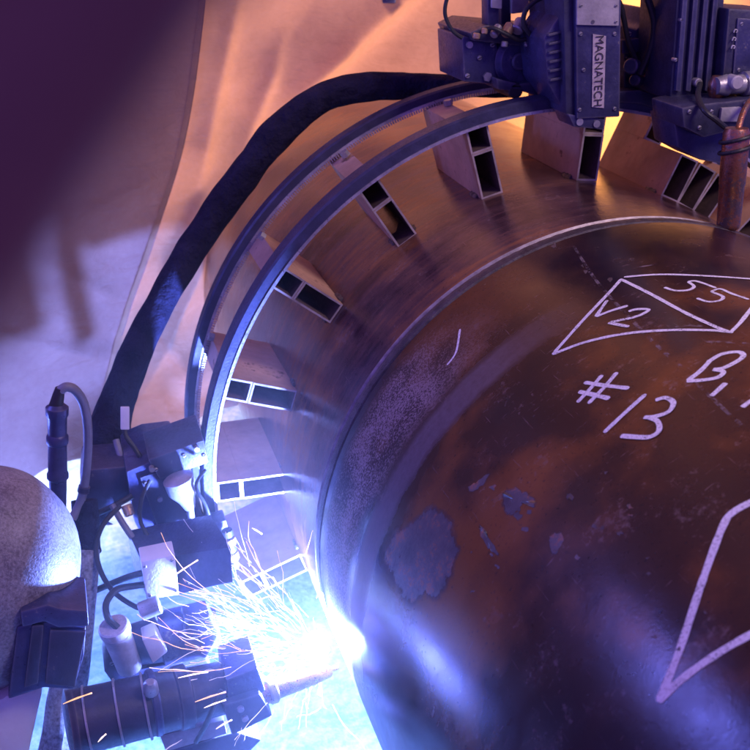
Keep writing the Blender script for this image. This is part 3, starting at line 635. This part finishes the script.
prism('motor_shell', [(544, 38), (560, 14), (578, 12), (578, 116), (562, 108), (548, 84)], .42, .22, 'dark', tc, .014)
prism('front_column', [(562, -70), (575, -70), (578, 119), (566, 114)], .38, .28, 'rail', tc, .006)
prism('front_panel', [(575, -70), (622, -70), (620, 117), (577, 119)], .36, .28, 'dark', tc, .006)
prism('panel_cover', [(577, -70), (621, -70), (619, 26), (577, 25)], .35, .009, 'alu', tc, .003)
c = at(593, 22, .348); MB().cyl(c, c + V((0, .01, 0)), .006, seg=10).build('screw', 'black', tc)
prism('label_plate', [(593, 34), (606, 36), (604, 108), (592, 107)], .356, .003, 'plate', tc, .0)
def text_on(name, s, p_from, p_to, height, mat, parent, depth=.0015):
    cu = bpy.data.curves.new(name, 'FONT'); cu.body = s; cu.align_x = 'CENTER'; cu.align_y = 'CENTER'; cu.size = 1; cu.extrude = 0
    t = bpy.data.objects.new(name, cu); C.objects.link(t); bpy.context.view_layer.update()
    me = bpy.data.meshes.new_from_object(t.evaluated_get(bpy.context.evaluated_depsgraph_get())); bpy.data.objects.remove(t)
    xs = [v.co.x for v in me.vertices]; ys = [v.co.y for v in me.vertices]
    L = (p_to - p_from).length; sx = L / (max(xs) - min(xs)); sy = height / (max(ys) - min(ys)); cx = (max(xs) + min(xs)) / 2; cy = (max(ys) + min(ys)) / 2
    ex = (p_to - p_from).normalized(); ez = V((0, -1, 0)); ey = ez.cross(ex).normalized(); ez = ex.cross(ey); mid = (p_from + p_to) / 2
    for v in me.vertices: v.co = mid + ex * ((v.co.x - cx) * sx) + ey * ((v.co.y - cy) * sy) + ez * v.co.z
    me.name = name; me.materials.clear(); me.materials.append(M[mat])
    o = bpy.data.objects.new(name, me); C.objects.link(o); o.parent = parent; o.matrix_parent_inverse = Matrix.Translation(-V(parent.location)); return o
text_on('lettering', 'MAGNATECH', at(600, 36, .353), at(598, 106, .353), unit(8.5, .35), 'label_ink', tc)
prism('foot', [(568, 114), (605, 119), (604, 130), (574, 127)], .37, .12, 'dark', tc, .005)
for x, y in ((580, 122), (597, 124)):
    c = at(x, y, .365); MB().cyl(c, c + V((0, .02, 0)), .012, seg=12).build('bolt', 'steel', tc)
prism('gear_box', [(624, 26), (636, 30), (642, 24), (644, 8), (668, 12), (668, 92), (624, 88)], .56, .26, 'dark', tc, .008)
prism('gear_box_rib', [(622, 40), (640, 38), (640, 52), (622, 54)], .53, .05, 'black', tc, .005)
for x, y, r, mt in ((630, 66, .026, 'dark'), (644, 70, .024, 'copper'), (660, 60, .018, 'steel'), (634, 80, .02, 'black'), (652, 82, .022, 'dark'), (664, 78, .016, 'copper')):
    MB().cyl(at(x, y, .48), at(x + 5, y + 1, .50), r, seg=16, bev=.004).build('fitting', mt, tc)
prism('bed_plate', [(606, 92), (640, 90), (700, 108), (756, 126), (756, 142), (700, 124), (640, 104), (606, 102)], .50, .12, 'black', tc, .006)
prism('slide_column', [(682, -70), (732, -70), (714, 103), (670, 100)], .30, .24, 'rail', tc, .008)
for i, (xa, xb) in enumerate(((690, 678), (701, 688), (712, 698), (722, 707))):
    prism('slide_rib', [(xa - 2, -70), (xa + 3, -70), (xb + 3, 92), (xb - 2, 91)], .284, .02, 'dark', tc, .004)
c = at(699, 83, .27); MB().cyl(c, c + V((0, .03, 0)), .014, seg=14, bev=.003).build('adjust_screw', 'steel', tc)
prism('height_box', [(729, 8), (790, 12), (788, 92), (722, 88)], .24, .26, 'black', tc, .01)
prism('height_box_face', [(738, 18), (786, 21), (784, 80), (733, 76)], .232, .01, 'dark', tc, .004)
for i, (x, y) in enumerate(((735.5, 31), (734, 39), (733, 47))):
    m = MB(); m.tube([at(x - 1.8, y + 1.6, .2295), at(x - .4, y - 1.4, .2295), at(x + 1.8, y - .6, .2295), at(x + .8, y + 1.8, .2295)], .0022, 6); m.build('printed_mark', 'alu', tc)
MB().rev(at(716, 86, .2), at(768, 82, .2), [(0, .026), (.2, .034), (.22, .028), (.5, .03), (.52, .038), (.7, .038), (.72, .028), (1, .03)], 20).build('cross_slide', 'steel', tc)
c = at(738, 83, .15); MB().cyl(c, c + V((0, .05, 0)), .022, seg=18, bev=.004).build('slide_knob', 'alu', tc)
MB().rev(at(719, 76, .22), at(716, 98, .22), [(0, .02), (.3, .03), (.7, .03), (1, .02)], 18).build('pivot', 'copper', tc)
prism('torch_bracket', [(682, 108), (700, 104), (760, 98), (766, 134), (728, 132), (704, 138), (684, 128)], .14, .2, 'black', tc, .01)
prism('torch_bracket_plate', [(722, 108), (742, 107), (741, 122), (720, 122)], .128, .014, 'alu', tc, .004)
prism('lower_lug', [(674, 118), (726, 126), (722, 164), (700, 160), (678, 148)], .20, .16, 'dark', tc, .008)
screws(tc, .195, .007, [(690, 132), (710, 146)]) if 0 else None
MB().rev(at(737, 128, .02), at(728, 229, .01), [(0, .034), (.05, .040), (.55, .040), (.56, .038), (.94, .036), (.98, .034), (1, .028)], 28).build('torch_nozzle', 'copper', tc)
for y, dx in ((139, 0), (150, -1)):
    m = MB(); cx = at(736 + dx, y, .02); R_ = .045
    ax = (at(728, 229, .01) - at(737, 128, .02)).normalized(); x_ = ax.orthogonal().normalized(); y_ = ax.cross(x_)
    pts = [cx + (x_ * math.cos(q) + y_ * math.sin(q)) * R_ + ax * .012 * math.sin(q) for q in [2 * PI * i / 20 for i in range(21)]]
    m.tube(pts, .006, 8, sub=2); m.build('wire_clip', 'rubber', tc)
wire('wire_loop', [(462, 38, .6), (452, 30, .6), (445, 14, .6), (448, -4, .6), (458, -20, .6), (490, -40, .6)], .0065, 'rubber', tc)
wire('wire_loop', [(548, 52, .54), (534, 38, .54), (524, 26, .54), (525, 12, .54), (534, 2, .54), (550, -6, .54)], .008, 'rubber', tc)
wire('wire_loop', [(612, -10, .5), (620, 4, .5), (624, 20, .5), (628, 40, .5), (636, 60, .5)], .009, 'rubber', tc)

def screws(parent, Y, r, pts, mt='steel', d=.012):
    for x, y in pts:
        c = at(x, y, Y); MB().cyl(c, c + V((0, d + .01, 0)), r, seg=10, bev=r * .25).build('screw', mt, parent)
        MB().box(c + V((0, -.0005, 0)), ((1, .0, .3), (0, 1, 0), (-.3, 0, 1)), (r * 1.5, .002, r * .35)).build('screw_slot', 'label_ink', parent)
screws(tc, .348, .006, [(581, 6), (616, 6), (616, 22)]); screws(tc, .355, .0065, [(581, 34), (615, 34), (580, 110), (615, 109), (584, 70)])
screws(tc, .652, .008, [(468, 76), (493, 45), (480, 58)]); screws(tc, .552, .007, [(630, 34), (662, 18), (662, 84), (648, 30)])
screws(tc, .23, .006, [(742, 24), (739, 70)]); screws(tc, .135, .007, [(690, 112), (712, 112), (746, 104), (700, 128)])
screws(tc, .285, .006, [(682, 20), (676, 60), (718, 98)])
for i in range(6): prism('cooling_fin', [(549 + i * .3, 34 + i * 9), (573, 28 + i * 9.4), (573, 30.5 + i * 9.4), (549 + i * .3, 36.5 + i * 9)], .405, .03, 'black', tc, .002)
for i in range(5): prism('cooling_fin', [(627, 42 + i * 5), (664, 40 + i * 5), (664, 42 + i * 5), (627, 44 + i * 5)], .548, .02, 'black', tc, .0015)
wire('cable', [(640, -20, .45), (648, 0, .44), (654, 24, .44), (650, 50, .45), (640, 74, .47)], .012, 'rubber', tc)
wire('cable', [(664, -20, .42), (668, 10, .4), (666, 44, .42), (658, 80, .45)], .008, 'grey_cable', tc)
wire('cable', [(480, 32, .6), (492, 28, .57), (506, 34, .56), (520, 40, .57), (536, 36, .57)], .007, 'rubber', tc)
wire('cable', [(726, 128, .1), (716, 120, .08), (704, 110, .1), (698, 96, .18), (700, 84, .25)], .009, 'rubber', tc)
wire('cable', [(756, 96, .12), (748, 104, .09), (742, 116, .06), (738, 130, .03)], .010, 'copper', tc)
for y in (60, 92): prism('cable_tie', [(655, y - 2), (668, y - 2), (668, y + 1), (655, y + 1)], .425, .03, 'white', tc, .001)
for x, y, r in ((476, 36, .012), (484, 31, .010), (528, 44, .014), (504, 44, .011)): MB().cyl(at(x, y + 3, .58), at(x + 1, y - 3, .58), r, seg=12, bev=.003).build('fitting', 'brass' if x % 8 else 'steel', tc)
screws(wc, .478, .007, [(146, 484), (170, 474), (188, 514), (164, 526), (206, 540), (156, 550)]); screws(wc, .455, .007, [(156, 470), (184, 456), (204, 456)])
screws(wc, .090, .0055, [(145, 567), (172, 561), (176, 591), (150, 596)]); screws(wc, .19, .006, [(183, 592)])
screws(wc, .115, .007, [(112, 664), (132, 684), (200, 668)])
wire('cable', [(150, 480, .45), (142, 498, .42), (140, 520, .40), (150, 540, .36), (158, 556, .28)], .0075, 'rubber')
wire('cable', [(205, 470, .42), (196, 486, .36), (206, 506, .34), (212, 526, .34)], .006, 'rubber')
wire('cable', [(118, 628, .04), (108, 618, .06), (106, 604, .1), (116, 590, .16), (134, 586, .2), (150, 584, .24)], .011, 'rubber')
wire('cable', [(90, 508, .52), (94, 524, .50), (92, 544, .48), (88, 556, .46)], .012, 'rubber'); wire('cable', [(82, 506, .52), (80, 524, .50), (82, 546, .48)], .010, 'grey_cable')
wire('cable', [(196, 742, -.12), (206, 724, -.16), (214, 706, -.17), (222, 690, -.16)], .008, 'rubber')
for t_ in (.12, .30, .46): bar('hose_clip', (66 + 172 * t_, 725 - 41 * t_), (66 + 172 * (t_ + .014), 725 - 41 * (t_ + .014)), -.10 + .06 * t_, -.10 + .06 * t_, [(0, .101), (.1, .104), (.9, .104), (1, .101)], 'steel', 36)

# ------------------------------------------------------------------ welder at the left edge
person = bpy.data.objects.new('person', None)
def skin_body():
    J = {}; 
    joints = [('pelvis', (-2.95, .25, -.95), .20), ('belly', (-2.80, .2, -.65), .21), ('chest', (-2.55, .1, -.35), .22), ('neck', (-2.25, .05, -.10), .085), ('head', (-2.10, .02, .03), .11),
              ('sh_r', (-2.55, -.22, -.25), .12), ('el_r', (-2.40, -.50, -.62), .085), ('wr_r', (-2.15, -.35, -.95), .055), ('ha_r', (-2.08, -.30, -1.02), .05),
              ('sh_l', (-2.45, .42, -.25), .12), ('el_l', (-2.35, .62, -.66), .085), ('wr_l', (-2.15, .45, -1.0), .055), ('ha_l', (-2.08, .40, -1.06), .05),
              ('hip_r', (-2.9, .05, -.98), .15), ('kn_r', (-2.38, -.1, -.95), .11), ('an_r', (-2.62, -.12, -1.25), .07), ('to_r', (-2.4, -.12, -1.27), .05),
              ('hip_l', (-2.9, .45, -.98), .15), ('kn_l', (-2.38, .6, -1.16), .11), ('an_l', (-2.85, .62, -1.24), .07), ('to_l', (-3.05, .62, -1.26), .05)]
    names = [j[0] for j in joints]
    E_ = [('pelvis', 'belly'), ('belly', 'chest'), ('chest', 'neck'), ('neck', 'head'), ('chest', 'sh_r'), ('sh_r', 'el_r'), ('el_r', 'wr_r'), ('wr_r', 'ha_r'), ('chest', 'sh_l'), ('sh_l', 'el_l'), ('el_l', 'wr_l'), ('wr_l', 'ha_l'),
          ('pelvis', 'hip_r'), ('hip_r', 'kn_r'), ('kn_r', 'an_r'), ('an_r', 'to_r'), ('pelvis', 'hip_l'), ('hip_l', 'kn_l'), ('kn_l', 'an_l'), ('an_l', 'to_l')]
    vs = [V(j[1]) for j in joints]; rs = [j[2] for j in joints]; es = [(names.index(a), names.index(b)) for a, b in E_]
    for hnd in ('ha_r', 'ha_l'):
        h = vs[names.index(hnd)]
        for k in range(5):
            off = (k - 2) * .026; L_ = (.05, .075, .08, .075, .06)[k]
            p1 = h + V((.05, off * (1.2 if k else 1.7), -.02)); p2 = p1 + V((L_ * .6, off * .3, -.035)); p3 = p2 + V((L_ * .2, 0, -.05))
            i0 = len(vs); vs += [p1, p2, p3]; rs += [.017, .015, .012]; es += [(names.index(hnd), i0), (i0, i0 + 1), (i0 + 1, i0 + 2)]
    me = bpy.data.meshes.new('person'); me.from_pydata(vs, es, [])
    o = bpy.data.objects.new('person', me); C.objects.link(o)
    sk = o.modifiers.new('skin', 'SKIN'); sk.use_smooth_shade = True
    for v, r in zip(me.skin_vertices[0].data, rs): v.radius = (r, r)
    me.skin_vertices[0].data[0].use_root = True
    sb = o.modifiers.new('sub', 'SUBSURF'); sb.levels = sb.render_levels = 2
    dg = bpy.context.evaluated_depsgraph_get(); bpy.context.view_layer.update()
    me2 = bpy.data.meshes.new_from_object(o.evaluated_get(bpy.context.evaluated_depsgraph_get())); o.modifiers.clear(); o.data = me2
    me2.materials.append(M['jacket'])
    for p in me2.polygons: p.use_smooth = True
    return o
bpy.data.objects.remove(person)
person = tag(skin_body(), 'welder at the left edge, rounded pale helmet with dark lens box', 'person')
# helmet: rounded shell turned towards the arc
hc = at(-22, 568, .02); fwd = (ARC - hc).normalized(); sidev = fwd.cross(V((0, 0, 1))).normalized(); upv = sidev.cross(fwd).normalized()
b = bmesh.new(); bmesh.ops.create_uvsphere(b, u_segments=48, v_segments=32, radius=1)
for v in b.verts:
    p = v.co.copy(); dn = max(0, -p.z)
    v.co = hc + sidev * (p.x * .26) + fwd * (p.y * (.285 if p.y > 0 else .26) + 0.05 * dn) + upv * (p.z * (.31 if p.z > 0 else .40)) * 1.0
    v.co += (v.co - hc).normalized() * .004 * noise.noise(v.co * 9)
mb = MB(); mb.bm.free(); mb.bm = b; helmet = mb.build('welding_helmet', 'helmet', person)
def hbox(name, poly, Y, d, mat, bev): return MB().poly(pp(poly, Y), V((0, d, 0)), 0, bev).build(name, mat, helmet)
hbox('lens_box', [(17, 627), (42, 622), (86, 628), (84, 656), (74, 690), (44, 688), (8, 700)], -.22, .16, 'dark', .008)
hbox('lens_panel', [(50, 630), (86, 632), (75, 688), (45, 684)], -.232, .014, 'black', .004)
hbox('lens_panel', [(32, 626), (44, 625), (38, 684), (24, 688)], -.232, .014, 'black', .004)
hbox('lens_hood', [(20, 612), (48, 605), (60, 609), (88, 611), (89, 627), (58, 628), (44, 622), (22, 628)], -.24, .18, 'dark', .008)
hbox('chin_guard', [(-40, 716), (6, 697), (40, 683), (43, 692), (30, 750), (24, 800), (-40, 800)], -.16, .22, 'white', .02)

# ------------------------------------------------------------------ dark flap close to the lens (out of focus)
fl = MB()
def nearpt(px, py, d): return CAM + ray(px, py) * d
D = 0.125
edge = [(300, -80), (228, -10), (176, 62), (130, 132), (84, 202), (40, 272), (0, 332), (-46, 388), (-130, 440)]
E1 = catmull([V((x, y, 0)) for x, y in edge], 5)
rows = []
for p in E1:
    row = []
    for k in range(9):
        q = k / 8; sag = 0.018 * math.sin(q * PI * 0.5)
        row.append(fl.bm.verts.new(nearpt(p.x - 420 * q * .8, p.y - 330 * q * .8, D + 0.012 * math.cos(q * PI * 4) * (1 - q) * .4 + 0.03 * q)))
    rows.append(row)
bk = [[fl.bm.verts.new(v.co + FW * 0.006 + (V((0, 0, 0)))) for v in r] for r in rows]
for i in range(len(rows) - 1):
    for k in range(8):
        fl.bm.faces.new((rows[i][k], rows[i][k + 1], rows[i + 1][k + 1], rows[i + 1][k])); fl.bm.faces.new((bk[i][k], bk[i + 1][k], bk[i + 1][k + 1], bk[i][k + 1]))
    fl.bm.faces.new((rows[i][0], rows[i + 1][0], bk[i + 1][0], bk[i][0])); fl.bm.faces.new((rows[i][8], bk[i][8], bk[i + 1][8], rows[i + 1][8]))
bmesh.ops.recalc_face_normals(fl.bm, faces=fl.bm.faces[:])
tag(fl.build('canvas_flap', 'flap', None, 60), 'dark blurred brown cloth flap hanging close at the upper left corner', 'cloth')

# ------------------------------------------------------------------ arc, sparks, smoke
b = bmesh.new(); bmesh.ops.create_icosphere(b, subdivisions=3, radius=.018)
for v in b.verts: v.co = ARC + V((-.008, 0, -.002)) + v.co * (1 + .25 * noise.noise(v.co * 60))
mb = MB(); mb.bm.free(); mb.bm = b
tag(mb.build('welding_arc', 'arc'), 'blinding white welding arc at the torch tip beside the pipe', 'arc')

rnd = random.Random(11); m = MB()
def spark(p0, d, L, r, g=0.35, n=8):
    sd = rnd.uniform(0, 99); pts = [p0 + d * (L * i / n) + V((0, 0, -g * (L * i / n)**2)) + V((noise.noise(V((i * .3, sd, 0))), noise.noise(V((i * .3, sd, 5))), noise.noise(V((i * .3, sd, 9))))) * (.035 * L * i / n * 4) for i in range(n + 1)]
    m.tube(pts, [r * .35, r, r * .8, r * .25], 4, sub=1, mi=rnd.choice((0, 1, 1, 2, 2, 2)))
for i in range(290):
    d = V((rnd.gauss(-.85, .3), rnd.gauss(.12, .3), rnd.gauss(.22, .38))).normalized() if i < 230 else V((rnd.gauss(-.4, .4), rnd.gauss(.35, .25), rnd.gauss(-.7, .35))).normalized()
    if d.x > .05: d.x = -d.x
    s0 = rnd.uniform(.10, .42); d2 = (d + V((rnd.gauss(0, .28), rnd.gauss(0, .28), rnd.gauss(0, .28)))).normalized()
    spark(ARC + d * s0, d2, rnd.uniform(.05, .24), rnd.uniform(.0006, .0013), rnd.uniform(-1.8, .9), 8)
for i in range(8):
    d = V((rnd.gauss(-1, .2), rnd.gauss(-.4, .3), rnd.gauss(-.1, .25))).normalized(); s0 = rnd.uniform(.4, .8)
    spark(ARC + d * s0, d, rnd.uniform(.05, .09), .0014)
for x0, y0, x1, y1, Y in ((63, 704, 92, 693, -.28), (216, 729, 232, 720, -.3), (168, 580, 198, 560, .1), (252, 528, 262, 534, .2), (195, 702, 226, 692, -.25), (204, 708, 226, 700, -.25), (178, 678, 208, 672, -.2), (98, 742, 106, 734, -.3)):
    m.tube([at(x0, y0, Y), at((x0 + x1) / 2, (y0 + y1) / 2 - .5, Y), at(x1, y1, Y)], [.0010, .0026, .0008], 5, sub=2, mi=1 if x0 % 2 else 0)
sp = tag(m.build('spark_shower', ['spark', 'spark_warm', 'spark_dim'], None, 180), 'shower of bright sparks spraying left from the arc', 'sparks'); sp['kind'] = 'stuff'

def smoke_glare_mat():
    mt = bpy.data.materials.new('arc_fume_glare'); mt.use_nodes = True; nt = mt.node_tree; nt.nodes.remove(nt.nodes['Principled BSDF']); out = nt.nodes['Material Output']; L = nt.links
    p = geo_pos(nt); vm = N(nt, 'ShaderNodeVectorMath', operation='DISTANCE'); L.new(p, vm.inputs[0]); vm.inputs[1].default_value = ARC + V((-.03, .18, .07)); d = vm.outputs['Value']
    def fall(r0, pw):
        mr = N(nt, 'ShaderNodeMapRange'); mr.inputs[1].default_value = r0; mr.inputs[2].default_value = .0; L.new(d, mr.inputs[0]); return mth(nt, 'POWER', mr.outputs[0], pw)
    n = ramp(nt, noise_tex(nt, 6, 3, .6, p, .6), [(.35, g3(.3)), (.7, g3(1.6))])
    hole = N(nt, 'ShaderNodeMapRange'); hole.inputs[1].default_value = .15; hole.inputs[2].default_value = .7; L.new(d, hole.inputs[0])
    dens = mth(nt, 'ADD', mth(nt, 'MULTIPLY', mth(nt, 'MULTIPLY', fall(.46, 2.2), n), 0.03), mth(nt, 'MULTIPLY', mth(nt, 'MULTIPLY', fall(1.4, 1.8), hole.outputs[0]), 0.19))  # small core for the bloom, wide thin part added as blue glare veil
    pv = N(nt, 'ShaderNodeVolumePrincipled'); pv.inputs['Color'].default_value = (.92, .95, 1, 1); pv.inputs['Anisotropy'].default_value = 0.1
    L.new(dens, pv.inputs['Density']); L.new(pv.outputs[0], out.inputs['Volume']); return mt
b = bmesh.new(); bmesh.ops.create_icosphere(b, subdivisions=3, radius=1.4)
for v in b.verts: v.co = ARC + V((-.03, .18, .07)) + v.co
me = bpy.data.meshes.new('welding_smoke_glare'); b.to_mesh(me); b.free(); me.materials.append(smoke_glare_mat())
so = bpy.data.objects.new('welding_smoke_glare', me); C.objects.link(so); tag(so, 'fume round the arc, also standing in for its bloom and glare', 'smoke', None, 'stuff')
